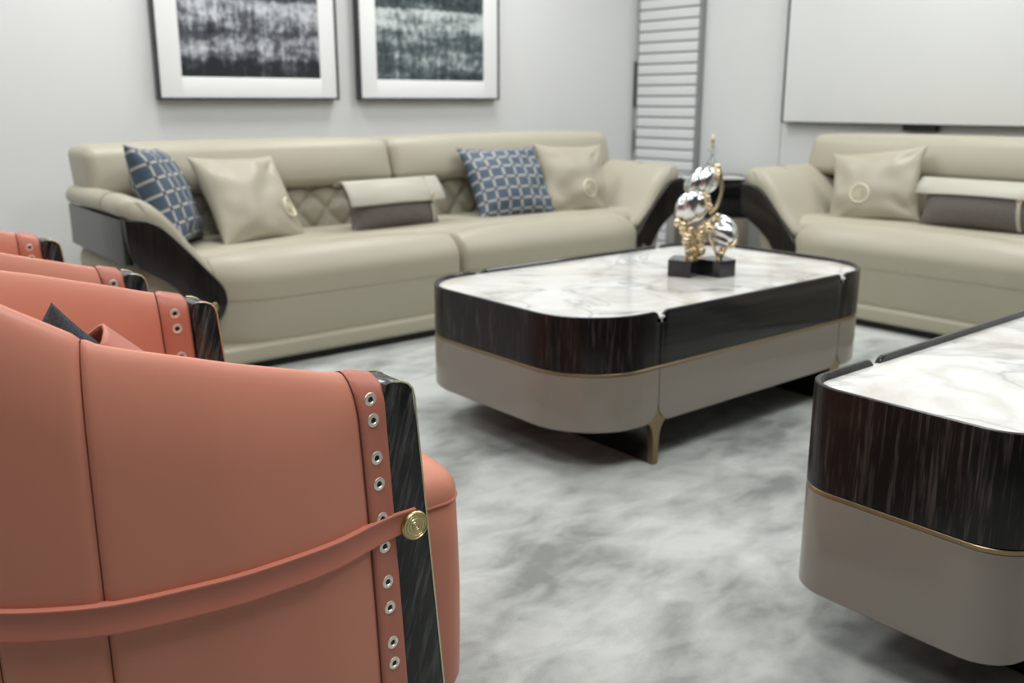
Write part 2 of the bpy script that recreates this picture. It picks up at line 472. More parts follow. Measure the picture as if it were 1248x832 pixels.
def table(name, label, cat, x0, x1, y0, y1, r, n1, n2, zt, zb, zl, group=None):
    cx, cy = (x0 + x1) / 2, (y0 + y1) / 2
    T = thing(name, label, cat, (cx, cy, 0), group=group)
    hx, hy = (x1 - x0) / 2, (y1 - y0) / 2
    path = rr_path(-hx, hx, -hy, hy, r)
    a, b_ = n1 - cx, n2 - cx                       # notch positions on both long sides
    sA = a + hx - r; sB = b_ + hx - r              # arc length on the -y side
    tot = sum((path[(i + 1) % len(path)][0] - path[i][0]).length for i in range(len(path)))
    endlen = (hx - b_) * 2 - 2 * r + PI * r + (2 * hy - 2 * r)
    s1 = sB + endlen                               # notch 2 on the +y side
    s2 = s1 + (b_ - a)
    gap = .002; zm = .012
    ex = [0, .0015, .004, .008, .0101, .0105, .0115, .013, .016, .02, .024, .028, .036, .045, .055, .062]
    segs = [('side_panel', sA, sB, EBONY_H), ('end_panel', sB, s1, EBONY_V), ('side_panel', s1, s2, EBONY_H), ('end_panel', s2, tot + sA, EBONY_V)]
    for nm, u, w, mat in segs:
        pts = resample(path, u + gap, w - gap, ex)
        strip(MB(), pts, zb + .004, zt, .013, rt=.018, dt=.018, bev=.0035).build(nm, mat, T)
        strip(MB(), pts, zl, zb - .004, .014, rb=.055, bev=.004).build('lower_panel', TAUPE, T)
    pin = rr_path(-hx + .0005, hx - .0005, -hy + .0005, hy - .0005, r)
    o = MB(); prism(o, [p for p, _ in pin], 'z', zb - .0045, zb + .0045, .001, 1); o.build('trim_band', BRONZE, T)
    pin = rr_path(-hx + .0135, hx - .0135, -hy + .0135, hy - .0135, r - .0135)
    o = MB(); prism(o, [p for p, _ in pin], 'z', zt - .040, zt - zm, .0015, 1)
    for x in (a, b_):
        for s in (-1, 1):
            box(o, (x - .024, s * (hy - .010) - .010, zt - .036), (x + .024, s * (hy - .010) + .0085, zt - zm - .002), .004)
    o.build('marble_top', MARBLE, T)
    pin = rr_path(-hx + .016, hx - .016, -hy + .016, hy - .016, r - .016)
    o = MB(); prism(o, [p for p, _ in pin], 'z', zl + .012, zt - .041, .001, 1); o.build('carcass', BLACKM, T)
    for x in (a, b_):
        for s in (-1, 1):
            w = MB(); k = zl / .132
            half = [(.0105, 0), (.0115, .05 * k), (.013, .085 * k), (.018, .108 * k), (.028, .126 * k), (.043, .140 * k), (.030, zl + .016), (.014, zl + .032), (.005, zl + .05), (.0022, zl + .085)]
            poly = [(x + p, z) for p, z in half] + [(x - p, z) for p, z in reversed(half)]
            prism(w, poly, 'y', s * (hy - .004), s * (hy - .026), .001, 1)
            lg = w.build('leg', BRONZE, T)
        box(MB(), (x - .009, -hy + .026, .002), (x + .009, hy - .026, zl + .013), .001).build('leg_plate', BLACK, T)
    return T

T1 = table('coffee_table', 'long marble topped coffee table carrying the gold and silver sculpture', 'table',
           1.713, 3.215, 1.755, 2.620, .225, 2.008, 2.945, .469, .301, .132, 'marble and ebony tables')
c2 = 1.5
T2 = table('coffee_table', 'nearer marble topped table with dark wood band, cut off at the lower right', 'table',
           1.488, 2.90, .535, .965, .085, 1.752, 2.64, 1.05 - .338 * c2, 1.05 - .474 * c2, 1.05 - .612 * c2, 'marble and ebony tables')

# ------------------------------------------------------------------ pillows
def pillow_pt(u, v, w, h, t_, s, crease=0):
    cx = 1 - .11 * (1 - abs(v) ** 2.2) * abs(u) ** 3; cz = 1 - .11 * (1 - abs(u) ** 2.2) * abs(v) ** 3
    e = max(0, (1 - u * u)) * max(0, (1 - v * v))
    th = t_ * (e ** .5)
    x, z = u * w / 2 * cx, v * h / 2 * cz
    if crease:
        k = noise.noise(Vector((u * 2.1 + crease * 3.1, v * 2.1, crease))) * .016 * min(1, e * 3)
        th += k
        # gathered folds running in from each corner
        for sx in (-1, 1):
            for sz in (-1, 1):
                du, dv = u - sx, v - sz
                rr = math.hypot(du, dv); ang = math.atan2(dv * -sz, du * -sx)
                th -= .010 * math.exp(-((rr - .55) / .28) ** 2) * math.exp(-((ang - .55 - .25 * sx) / .16) ** 2)
        th = max(th, 0)
    return Vector((x, s * th, z))

def pillow_mesh(w, h, t_, crease, n=40):
    vs = []; fs = []; uvs = []
    P = [-math.cos(PI * i / n) * .5 + (2 * i / n - 1) * .5 for i in range(n + 1)]
    for s in (-1, 1):
        o = len(vs)
        for u in P:
            for v in P:
                vs.append(pillow_pt(u, v, w, h, t_, s, crease + (s if crease else 0))); uvs.append(((u + 1) / 2, (v + 1) / 2))
        for f in grid_faces(n + 1, n + 1): fs.append([i + o for i in (f if s < 0 else f[::-1])])
    me = bpy.data.meshes.new('pillow'); me.from_pydata(vs, [], fs)
    uv = me.uv_layers.new()
    for lp in me.loops: uv.data[lp.index].uv = uvs[lp.vertex_index]
    bm = bmesh.new(); bm.from_mesh(me); bmesh.ops.remove_doubles(bm, verts=bm.verts[:], dist=1e-5); bmesh.ops.recalc_face_normals(bm, faces=bm.faces[:]); bm.to_mesh(me); bm.free()
    me.shade_smooth()
    return me

def place(o, bottom, yaw, tilt, h, roll=0):
    """bottom: world point of the middle of the lower edge; yaw: facing; tilt back in degrees"""
    M = Matrix.Rotation(yaw, 4, 'Z') @ Matrix.Rotation(-R(tilt), 4, 'X') @ Matrix.Rotation(R(roll), 4, 'Y')
    c = Vector(bottom) + (M @ Vector((0, 0, h / 2)))
    o.matrix_world = Matrix.Translation(c) @ M

def square_pillow(label, kind, w, h, t_, bottom, yaw, tilt, roll=0, crease=1.0, emblem=None, group='scatter cushions on the sofas'):
    me = pillow_mesh(w, h, t_, crease)
    me.materials.append(BLUE if kind == 'blue' else CREAM)
    if kind == 'blue':
        o = bpy.data.objects.new('scatter_cushion', me); C.objects.link(o); tag(o, label, 'cushion', group)
        place(o, bottom, yaw, tilt, h, roll); return o
    root = thing('scatter_cushion', label, 'cushion', group=group)
    place(root, bottom, yaw, tilt, h, roll)
    o = bpy.data.objects.new('cover', me); C.objects.link(o); o.parent = root
    if emblem:
        eu, ev, er = emblem
        m = MB()
        def ring(rad, wd, a0=0, a1=2 * PI, n=40):
            pts = []
            for i in range(n + 1):
                a = a0 + (a1 - a0) * i / n
                u = eu + rad * math.cos(a) / (w / 2); v = ev + rad * math.sin(a) / (h / 2)
                if abs(u) < .99 and abs(v) < .99:
                    pts.append(pillow_pt(u, v, w, h, t_, -1, crease - 1) + Vector((0, -.0015, 0)))
            if len(pts) > 2: tube(m, pts, wd, 6)
        ring(er, .0045); ring(er * .62, .0016); ring(er * .38, .002, R(50), R(310), 20); ring(er * .16, .0016)
        m.build('emblem', EMB, root)
    return root

def lumbar(label, w, h, t_, bottom, yaw, tilt, fabric, flapm, strap_u, flap=(-.53, .5, .62), group='lumbar cushions', roll=0):
    root = thing('lumbar_cushion', label, 'cushion', group=group)
    place(root, bottom, yaw, tilt, h, roll)
    me = pillow_mesh(w, h, t_, 0); me.materials.append(fabric)
    o = bpy.data.objects.new('pillow', me); C.objects.link(o); o.parent = root
    # leather flap: folded over the top edge and hanging stiffly down the front
    m = MB(); nu, nv = 24, 16
    def fp(i, j, off):
        s = -1 + 2 * i / nu; q = j / nv
        x = (flap[0] + (flap[1] - flap[0]) * (i / nu)) * w
        uu = max(-.96, min(.96, x / (w / 2) * .98))
        if q < .25:
            k = q / .25; y = .035 * math.cos(k * PI) ; z = h / 2 - .004 + .010 * math.sin(k * PI)
        else:
            k = (q - .25) / .75; z = h / 2 - .004 - k * h * (flap[2])
            vv = max(-.97, min(.97, z / (h / 2)))
            ys = pillow_pt(uu, vv, w, h, t_, -1).y
            y = min(-.035 - .030 * math.sin(min(1, k * 1.3) * PI / 2), ys - .003) - .006 * k
        return Vector((x, y, z - .0))
    vs = []; 
    for i in range(nu + 1):
        for j in range(nv + 1): vs.append(fp(i, j, 0))
    m.add(vs, grid_faces(nu + 1, nv + 1))
    fo = m.build('flap', flapm, root, merge=1e-7)
    sm = fo.modifiers.new('thickness', 'SOLIDIFY'); sm.thickness = .004; sm.offset = 1
    # narrow strap with a slider
    if strap_u is not None:
        m = MB(); rows = []
        for k in range(25):
            q = k / 24
            z = h / 2 + .008 - q * (h - .01)
            vv = max(-.97, min(.97, z / (h / 2)))
            y = pillow_pt(strap_u, vv, w, h, t_, -1).y - .005
            kk = (h / 2 - .004 - z) / (h * flap[2])
            if kk <= 1.02: y = min(y, -.035 - .030 * math.sin(min(1, max(0, kk) * 1.3) * PI / 2) - .006 * kk - .006, pillow_pt(strap_u, vv, w, h, t_, -1).y - .013)
            x = strap_u * w / 2 + .02 * q * q - .006
            rows.append([(x - .0085, y, z), (x + .0085, y, z), (x + .0085, y + .003, z), (x - .0085, y + .003, z)])
        loft(m, rows); m.build('strap', CREAM_LT if flapm is CREAM_LT else flapm, root)
        r_ = rows[11]; mid = Vector(r_[0]).lerp(Vector(r_[1]), .5)
        m = MB(); torus(m, Matrix.Translation(mid + Vector((0, -.003, 0))) @ Matrix.Rotation(PI / 2, 4, 'X'), .010, .0022, 16, 6); m.build('ring', GOLD, root)
    return root

# ------------------------------------------------------------------ sofas
def make_sofa(label, cut, drops):
    S = thing('sofa', label, 'sofa', group='cream leather sofas')
    # plinth, recess below
    sg = lambda x: (1 if x > 0 else -1)
    softbox(MB(), (-1.27, .015, .034), (1.27, .93, .108), .02, 4).build('plinth', CREAM, S)
    box(MB(), (-1.22, .05, .0), (1.22, .88, .05), .004).build('base', BLACKM, S)
    # body behind the arm panels
    def body(p):
        q = p.copy(); k = max(0, (.40 - p.z) / .30)
        if abs(p.x) > 1.1: q.x -= sg(p.x) * .10 * k ** 2
        if abs(p.x) > 1.40 and p.z > .2: q.x += sg(p.x) * .006 * math.sin(p.y * 2 * PI / .06)
        return q
    softbox(MB(), (-1.485, .16, .10), (1.485, .95, .475), .09, 6, (6, 70, 4), body).build('body', CREAM, S)
    # seats
    for a, c in ((-1.225, cut), (cut, 1.225)):
        K = 3.2
        def seat(p, a=a, c=c):
            q = p.copy(); q.x = p.x / K
            mid = (a + c) / 2; u = max(-1, min(1, (q.x - mid) / ((c - a) / 2)))
            fz = max(0, (p.z - .30) / .15)
            q.z += .028 * fz * (1 - u ** 4) * max(0, min(1, (p.y - .02) / .12))
            if p.y < .5: q.y -= .020 * math.sin(max(0, min(1, (p.z - .10) / .38)) * PI) * (1 - u ** 6)
            e = max(0, (abs(q.x) - .98) / .25)
            dr = drops[0] if q.x < 0 else drops[1]
            q.y += (.098 + .1 * dr) * e ** 2 * (1 if p.y < .5 else 0)
            q.z -= dr * e ** 2 * fz * (1.0 if p.y < .45 else .4)
            return q
        softbox(MB(), ((a + .001) * K, .040, .02), ((c - .001) * K, .70, .443), .098, 9, (16, 8, 5), seat).build('seat_cushion', CREAM, S, angle=60)
        pts = [seat(Vector((((a + .03) + (c - a - .06) * k / 40) * K, .0395, .285 - .0 * k))) for k in range(41)]
        m = MB(); tube(m, pts, .0010, 5); m.build('seat_seam', CREAM_SEAM, S)
    # tufted lower back
    m = MB(); nx, nz = 260, 30; x0, x1, z0, z1 = -1.23, 1.23, .40, .672
    dx, dz = .155, .165
    def tuft(x, z):
        s, q = (x - .05) / dx, (z - .545) / dz
        p = abs(math.sin(PI * (s + q) / 1)) ; r_ = abs(math.sin(PI * (s - q) / 1))
        return (min(1, p * 1.3) * min(1, r_ * 1.3)) ** .5
    vs = []
    for i in range(nx + 1):
        for j in range(nz + 1):
            x = x0 + (x1 - x0) * i / nx; z = z0 + (z1 - z0) * j / nz
            vs.append((x, .617 + .05 * (z - z0) / .25 - .030 * tuft(x, z), z))
    m.add(vs, grid_faces(nx + 1, nz + 1))
    o = len(m.v)
    m.add([(x0, .75, z0), (x1, .75, z0), (x1, .75, z1), (x0, .75, z1)], [[0, 1, 2, 3]])
    tb = m.build('tufted_back', CREAM, S, angle=60)
    for i in range(-8, 9):
        for j, z in enumerate((.545 - dz / 2, .545, .545 + dz / 2)):
            x = .05 + dx * i + (dx / 2 if j != 1 else 0)
            if abs(x) < 1.2:
                m = MB(); softbox(m, (x - .009, .625 + .05 * (z - z0) / .25 - .007, z - .009), (x + .009, .625 + .05 * (z - z0) / .25 + .006, z + .009), .006, 2)
                m.build('tuft_button', CREAM, S)
    # upper back rolls
    for a, c in ((-1.49, cut), (cut, 1.49)):
        def back(p, a=a, c=c):
            q = p.copy(); mid = (a + c) / 2; u = (p.x - mid) / ((c - a) / 2)
            q.y += (p.z - .65) * .30
            fz = (p.z - .64) / .23
            q.z += .010 * fz * (1 - abs(u) ** 3)
            if p.y < .7: q.y -= .022 * math.sin(max(0, min(1, fz)) * PI) * (1 - u ** 6)
            return q
        softbox(MB(), (a + .001, .585, .655), (c - .001, .86, .868), .048, 6, (12, 4, 4), back).build('back_cushion', CREAM, S)
    softbox(MB(), (-1.46, .72, .10), (1.46, .945, .80), .05, 4).build('back_shell', CREAM, S)
    # arms
    inner = [(1.185, .235), (1.166, .285), (1.180, .345), (1.245, .425), (1.312, .503), (1.382, .578), (1.42, .607), (1.462, .622), (1.53, .632)]
    outer = [(1.528, .56), (1.512, .475), (1.46, .432), (1.40, .392), (1.345, .345), (1.30, .285), (1.255, .215), (1.212, .205)]
    poly = spline([(p[0], p[1], 0) for p in inner], 4) + spline([(p[0], p[1], 0) for p in outer], 4)
    for s in (-1, 1):
        pl = [(s * p.x, p.y) for p in poly]
        m = MB(); prism(m, pl, 'y', .086, .14, .006, 3)
        # side board running back from the front board, with rounded front corner
        prof = [(1.500, .125), (1.512, .105), (1.522, .103), (1.530, .112), (1.534, .13), (1.530, .40), (1.512, .86), (1.50, .86), (1.508, .40), (1.508, .14)]
        rings = []
        loft(m, [[(s * x, y, z0_ + (zz - .47) * 0) for x, y in prof] for z0_, zz in ((.462, 0), (.47, 0), (.60, 0), (.628, 0))])
        m.build('arm_panel', EBONY_SOFA, S)
        m = MB(); lathe(m, [(.0001, .006), (.010, .006), (.014, .003), (.014, -.004)], 16, Matrix.Translation((s * 1.222, .086, .268)) @ Matrix.Rotation(PI / 2, 4, 'X') @ Matrix.Scale(1.35, 4, (0, 1, 0)))
        m.build('arm_stud', BRASS, S)
        # padded arm: loft from front section to rear section
        fr = [(1.222, .335), (1.262, .405), (1.325, .490), (1.385, .560), (1.43, .610), (1.48, .628), (1.525, .634), (1.540, .668), (1.515, .702), (1.465, .700), (1.405, .668), (1.335, .595), (1.275, .505), (1.215, .425), (1.19, .370)]
        re = [(1.30, .38), (1.34, .47), (1.38, .54), (1.42, .59), (1.46, .615), (1.49, .63), (1.522, .64), (1.532, .675), (1.505, .705), (1.455, .705), (1.395, .675), (1.315, .605), (1.235, .515), (1.165, .43), (1.12, .38)]
        F = spline([(x, z, 0) for x, z in fr + fr[:1]], 3)[:-1]; B = spline([(x, z, 0) for x, z in re + re[:1]], 3)[:-1]
        rings = []
        for k in range(17):
            q = k / 16; y = .118 + q * .74; e = min(1, q * 3)
            ring = [Vector((s * (f.x + (b_.x - f.x) * e), y, f.y + (b_.y - f.y) * e)) for f, b_ in zip(F, B)]
            if k == 0 or k == 16:
                c = sum(ring, Vector()) / len(ring); ring = [c + (p - c) * .90 for p in ring]
                if k == 0:
                    ring2 = [Vector((p.x, y - .012, p.z)) for p in [c + (p - c) * .55 for p in ring]]
                    rings.append(ring2)
            rings.append(ring)
        m = MB(); loft(m, rings); m.build('arm_pad', CREAM, S, angle=60)
        m = MB(); tube(m, [rings[6][i] + Vector((s * .0, 0, .0008)) for i in range(15, 29)], .0022, 6); m.build('piping', CREAM_SEAM, S)
    return S

S1 = make_sofa('long cream leather sofa against the left wall beneath the two pictures', -.045, (0.0, .052))
S1.location = (2.625, 3.43, 0)
S2 = make_sofa('cream leather sofa against the right wall beneath the white board', .03, (.045, .052))
S2.location = (4.065, 1.59, 0); S2.rotation_euler = (0, 0, -PI / 2)

# cushions on the long sofa
square_pillow('blue grey cushion with pale chain grid, leaning in the left arm of the long sofa', 'blue', .46, .44, .092, (1.445, 3.82, .470), R(58), 23, roll=4, crease=2.0)
square_pillow('cream leather cushion overlapping the tilted blue cushion at the long sofa left end', 'cream', .45, .43, .08, (1.764, 3.775, .452), R(15), 32, roll=2, crease=3.0, emblem=(.70, -.34, .042))
lumbar('taupe fabric lumbar cushion with cream leather flap in the middle of the long sofa', .53, .235, .075, (2.43, 3.79, .455), R(4), 16, GREYF, CREAM_LT, .72, flap=(-.53, .5, .50))
square_pillow('blue grey chain grid cushion standing on the right half of the long sofa', 'blue', .515, .42, .08, (3.18, 3.77, .452), R(-3), 31, roll=0, crease=4.0)
square_pillow('cream leather cushion with ring emblem beside the right arm of the long sofa', 'cream', .44, .41, .075, (3.57, 3.745, .436), R(-10), 21, roll=2, crease=5.0, emblem=(.25, -.32, .045))
# cushions on the right sofa (facing -x)
square_pillow('cream leather cushion with ring emblem on the sofa against the right wall', 'cream', .47, .40, .08, (4.41, 2.50, .445), R(-80), 24, roll=-8, crease=6.0, emblem=(-.22, -.28, .045))
lumbar('taupe fabric lumbar cushion with cream leather flap cut off by the right picture edge', .62, .235, .10, (4.43, 1.975, .455), R(-90), 15, GREYF, CREAM_LT, .58, flap=(-.5, .5, .34))

# ------------------------------------------------------------------ armchairs
def make_chair(label):
    """chair faces +x, centred on y = 0; the outer arm faces lie at y = -.385 / +.385"""
    A = thing('armchair', label, 'armchair', group='coral leather armchairs')
    TH = .060; zb0 = .15
    half = [(.676, -.386), (.630, -.391), (.56, -.404), (.45, -.406), (.383, -.396), (.293, -.374), (.222, -.336), (.165, -.29), (.105, -.215), (.065, -.12), (.052, 0)]
    ctrl = half + [(x, -y) for x, y in reversed(half[:-1])]
    pts = spline([(x, y, 0) for x, y in ctrl], 10)
    L = [0]
    for a, c in zip(pts, pts[1:]): L.append(L[-1] + (c - a).length)
    tot = L[-1]
    def at(s):
        s = max(0, min(tot, s))
        for i in range(len(L) - 1):
            if L[i + 1] >= s - 1e-9:
                u = (s - L[i]) / max(1e-9, L[i + 1] - L[i]); p = pts[i].lerp(pts[i + 1], u); d = (pts[i + 1] - pts[i]).normalized()
                return p, Vector((d.y, -d.x, 0)) * 1
        return pts[-1], Vector((0, 1, 0))
    # choose outward normal sign
    p, nr = at(.2); sgn = 1 if nr.y < 0 else -1
    def frame(s):
        p0, _ = at(s - .012); p1, _ = at(s + .012); d = (p1 - p0).normalized()
        return at(s)[0], Vector((d.y, -d.x, 0)) * sgn
    def top(x):
        return .664 + (.70 - x) * .270 + max(0, .30 - x) * .28
    def shear(p):
        w = max(0, min(1, (p.x - .40) / .24))
        return Vector((p.x + (.66 - p.z) * .052 * w, p.y, p.z))
    def s_of_x(x):
        lo, hi = 0, tot / 2
        for _ in range(40):
            mid = (lo + hi) / 2
            if at(mid)[0].x > x: lo = mid
            else: hi = mid
        return lo
    seams = []
    for x in (.280, .172): 
        s = s_of_x(x); seams += [s, tot - s]
    ss = set(tot * k / 90 for k in range(91))
    for s in seams:
        for e in (-.010, -.006, -.0035, -.0015, 0, .0015, .0035, .006, .010): ss.add(s + e)
    ss = sorted(ss)
    def section(s, extra=0, thick=TH):
        p, nr = frame(s); zt = top(p.x)
        pin = 0
        for q in seams:
            d = abs(s - q)
            if d < .010: pin = max(pin, .0065 * (1 - (d / .010)) ** 1.5)
        e = min(s, tot - s)
        pr = []
        for k in range(29):
            q = k / 28; q = 1 - (1 - q) ** 1.7
            z = zb0 + q * (zt - zb0)
            pr.append((prof_off(s, z, zt, thick) - pin + extra, z + (extra if k == 28 else 0) - pin * .8 * max(0, (k - 22) / 6)))
        for k in range(27, -1, -1):
            q = k / 28; q = 1 - (1 - q) ** 1.7
            z = zb0 + q * (zt - zb0)
            pr.append((-thick - prof_off(s, z, zt, thick) + pin - extra, z - pin * .8 * max(0, (k - 22) / 6)))
        return [shear(p + nr * a + Vector((0, 0, z))) for a, z in pr]
    def prof_off(s, z, zt, thick=TH):
        e = min(s, tot - s); w = min(1, e / .14)
        hr = .035 + .095 * w; n = 2.0
        q = (z - zb0) / (zt - zb0)
        o = .012 * w * math.sin(max(0, min(1, q)) * PI) ** .8
        t_ = max(0, (z - (zt - hr)) / hr)
        full = thick / 2 + o
        return o - full * (1 - (max(0, 1 - t_ ** n)) ** (1 / n))
    # upholstered shell with pinched seams
    m = MB(); loft(m, [section(s) for s in ss]); m.build('shell', CORAL, A, angle=80)
    for q in seams:
        m = MB(); tube(m, section(q), .0014, 5); m.build('seam', CORAL_SEAM, A)
    # leather facing strips with eyelets at the arm fronts
    sx0, sx1 = .0004, s_of_x(.626)
    for side in (0, 1):
        rng = [sx0 + (sx1 - sx0) * k / 8 for k in range(9)]
        rings = []
        for k, s in enumerate(rng):
            q = s if side == 0 else tot - s
            ex = .0045 if 0 < k < 8 else .0005
            rings.append(section(q, ex))
        m = MB(); loft(m, rings); m.build('facing_strip', CORAL_DK, A, angle=60)
        edge = [p for p in section((sx1 + .001) if side == 0 else tot - sx1 - .001, .0012)]
        m = MB(); tube(m, edge, .0012, 5); m.build('strip_seam', CORAL_SEAM, A)
    # eyelets on outer and inner faces
    zs = [.645, .615, .558, .518, .463, .419, .361, .318, .258, .222]
    for side in (0, 1):
        for face in (0, 1):
            for z in zs:
                x = .648
                s = s_of_x(x); p, nr = frame(s)
                if side == 1: p = Vector((p.x, -p.y, 0)); nr = Vector((nr.x, -nr.y, 0))
                pf = prof_off(s, z, top(p.x))
                off = pf + .0046 if face == 0 else -TH - pf - .0046
                n2 = nr if face == 0 else -nr
                pos = shear(p + nr * off + Vector((0, 0, z)))
                M = Matrix.Translation(pos) @ n2.to_track_quat('Z', 'Y').to_matrix().to_4x4()
                m = MB(); lathe(m, [(.0042, -.001), (.0042, .0004), (.0052, .0017), (.0076, .0019), (.0098, .0010), (.0104, -.001)], 18, M)
                e_ = m.build('eyelet', STEEL, A)
                m = MB(); lathe(m, [(.0001, .0004), (.0041, .0004), (.0041, -.0008)], 12, M); m.build('eyelet_hole', BLACKM, e_)
    # wooden posts that cap the arm fronts
    for sd in (-1, 1):
        yo, yi = sd * .3895, sd * (.385 - TH - .006)
        xl = lambda z: .6735 + (.65 - z) * .048
        xr = lambda z: .7225 + (.65 - z) * .085
        dens = [(xl(z), z) for z in (0, .1, .2, .3, .4, .5, .58, .64)] + [(.6735, .652), (.677, .660), (.685, .663), (.702, .661), (.713, .656), (.7205, .647), (.7225, .636)] + [(xr(z), z) for z in (.58, .5, .4, .3, .2, .1, 0)]
        m = MB(); prism(m, dens, 'y', min(yo, yi), max(yo, yi), .0025, 2); m.build('arm_post', EBONY_POST, A)
        for yy in (yo, yi):
            path = [(xr(z) + .0003, yy, z) for z in (.002, .2, .4, .55, .615, .634)] + [(.7208, yy, .6475), (.7133, yy, .6563), (.702, yy, .6613), (.690, yy, .6630)]
            m = MB(); tube(m, path, .0016, 6); m.build('edge_trim', TRIM, A)
    # strap wrapped round the outside, fixed by a brass button on each post
    m = MB(); rows = []
    zc = .445; hw = .0205
    sst = [-.016, -.008] + [tot * k / 80 for k in range(81)] + [tot + .008, tot + .016]
    for s in sst:
        p, nr = frame(max(0, min(tot, s)))
        if s < 0: p = p + Vector((-s, 0, 0)) * 2.0; nr = Vector((0, -1, 0))
        if s > tot: p = p + Vector((s - tot, 0, 0)) * 2.0; nr = Vector((0, 1, 0))
        e = min(s, tot - s); base = .0062 + prof_off(max(0, min(s, tot - s)), zc, top(p.x))
        wv = hw * (.86 + .14 * max(0, min(1, e / .15)))
        zcc = zc - .004 * max(0, min(1, e / .4))
        sec = [(base, zcc - wv), (base + .0026, zcc - wv + .0008), (base + .0031, zcc - wv + .0030), (base + .0024, zcc - wv + .0046), (base + .0024, zcc + wv - .0046), (base + .0031, zcc + wv - .0030), (base + .0026, zcc + wv - .0008), (base, zcc + wv), (base - .010, zcc + wv), (base - .010, zcc - wv)]
        rows.append([shear(p + nr * a + Vector((0, 0, z))) for a, z in sec])
    loft(m, rows); m.build('strap', CORAL_DK, A, angle=50)
    for sd in (-1, 1):
        M = Matrix.Translation((.713, sd * .3965, .438)) @ Vector((0, sd, 0)).to_track_quat('Z', 'Y').to_matrix().to_4x4()
        m = MB(); lathe(m, [(.0001, .0055), (.006, .0052), (.0205, .0042), (.0225, .002), (.0225, -.004)], 36, M)
        for r_, w_ in ((.0205, .0013), (.0162, .0009), (.0112, .0013)): torus(m, M @ Matrix.Translation((0, 0, .0045)), r_, w_, 36, 6)
        torus(m, M @ Matrix.Translation((0, 0, .0052)) @ Matrix.Rotation(R(60), 4, 'Z'), .0062, .0012, 20, 6, R(45), R(315))
        torus(m, M @ Matrix.Translation((0, 0, .0052)) @ Matrix.Rotation(R(60), 4, 'Z'), .0030, .0009, 16, 6, R(45), R(315))
        m.build('button', BRASS, A)
    # seat with bowed front and piping
    def st(p):
        q = p.copy(); k = p.y / .32
        f = max(0, (p.x - .45) / .45)
        q.x += .02 * f * (1 - abs(k) ** 2.2) + .006 * f * math.sin(max(0, min(1, (p.z - .05) / .35)) * PI)
        q.z += .008 * (1 - k * k) * max(0, (p.z - .38) / .09)
        if q.x < .2: q.y *= .8 + (q.x - .1) * 2
        return q
    def stack(levels, crown):
        rings = []
        for z, ins in levels:
            r_ = max(.004, .044 - ins * .3)
            o = [p for p, _ in rr_path(.12 + ins, .866 - ins, -.318 + ins, .318 - ins, r_, 8)]
            rings.append([st(Vector((p.x, p.y, z))) for p in o])
        m = MB(); loft(m, rings); return m
    stack([(.4135, .006), (.414, .0005), (.425, .0), (.437, .003), (.448, .009), (.457, .018), (.464, .030), (.4685, .046), (.470, .065), (.472, .12), (.473, .2)], 1).build('seat_cushion', CORAL, A, angle=60)
    stack([(.05, .03), (.052, .016), (.062, .005), (.08, 0), (.16, 0), (.25, 0), (.34, 0), (.409, 0), (.4125, .0015), (.4125, .02)], 0).build('seat_base', CORAL, A, angle=60)
    pp = []
    flat = [(x, -.318) for x in (.50, .56, .62, .68, .74, .80)] + [(.822 + .044 * math.sin(R(a)), -.274 - .044 * math.cos(R(a))) for a in range(0, 91, 9)]
    flat += [(.866, -.274 + .548 * k / 20) for k in range(1, 20)] + [(.822 + .044 * math.cos(R(a)), .274 + .044 * math.sin(R(a))) for a in range(0, 91, 9)] + [(x, .318) for x in (.80, .74, .68, .62, .56, .50)]
    for x, y in flat: pp.append(st(Vector((x, y, .413))))
    m = MB(); tube(m, pp, .0028, 6); m.build('piping', CORAL_DK, A)
    softbox(MB(), (.14, -.26, 0), (.78, .26, .08), .01, 2).build('base', BLACKM, A)
    return A

A1 = make_chair('coral leather armchair nearest the camera with strap and brass button in full view')
A1.location = (0, 1.487, 0)
A2 = dup(A1, (0, 2.60, 0), (0, 0, 0), 'second coral leather armchair, behind the nearest one and beside the long sofa')
lumbar('charcoal fabric lumbar cushion with coral leather flap peeking over the nearest armchair side', .29, .23, .040, (.262, 1.352, .537), R(162), 10, DARKF, CORAL_DK, None, flap=(-.52, .25, .62), roll=-44)

# ------------------------------------------------------------------ corner side table
def small_table():
    T = thing('side_table', 'small dark side table with white top in the corner between the two sofas', 'table', (4.735, 3.80, 0), (0, 0, R(-40)))
    hx, hy, r = .235, .225, .07
    path = [p for p, _ in rr_path(-hx, hx, -hy, hy, r, 8)]
    m = MB(); prism(m, path, 'z', .36, .58, .004, 2)
    inn = [p for p, _ in rr_path(-hx + .012, hx - .012, -hy + .012, hy - .012, r - .012, 8)]
    m.build('upper_case', BLACK, T)
    m = MB(); prism(m, inn, 'z', .575, .586, .002, 1); m.build('white_top', MARBLE, T)
    m = MB()
    path2 = rr_path(-hx, hx, -hy, hy, r, 8)
    rings = [[(p.x - n_.x * o, p.y - n_.y * o, z) for o, z in ((0, .577), (0, .590), (.003, .592), (.009, .592), (.011, .588), (.011, .577))] for p, n_ in path2]
    vs = [q for r_ in rings for q in r_]; m.add(vs, grid_faces(len(rings), 6, True, True)); m.build('rim', EBONY_H, T)
    low = [p for p, _ in rr_path(-hx + .002, hx - .002, -hy + .002, hy - .002, r, 8)]
    m = MB(); prism(m, low, 'z', .08, .362, .006, 2); m.build('lower_case', TAUPE, T)
    for sx in (-1, 1):
        for sy in (-1, 1):
            m = MB(); prism(m, [(sx * (hx - .06) - .012, 0), (sx * (hx - .06) + .012, 0), (sx * (hx - .06) + .018, .09), (sx * (hx - .06) - .018, .09)], 'y', sy * (hy - .03), sy * (hy - .06), .001, 1)
            m.build('leg', BRONZE, T)
    return T
small_table()
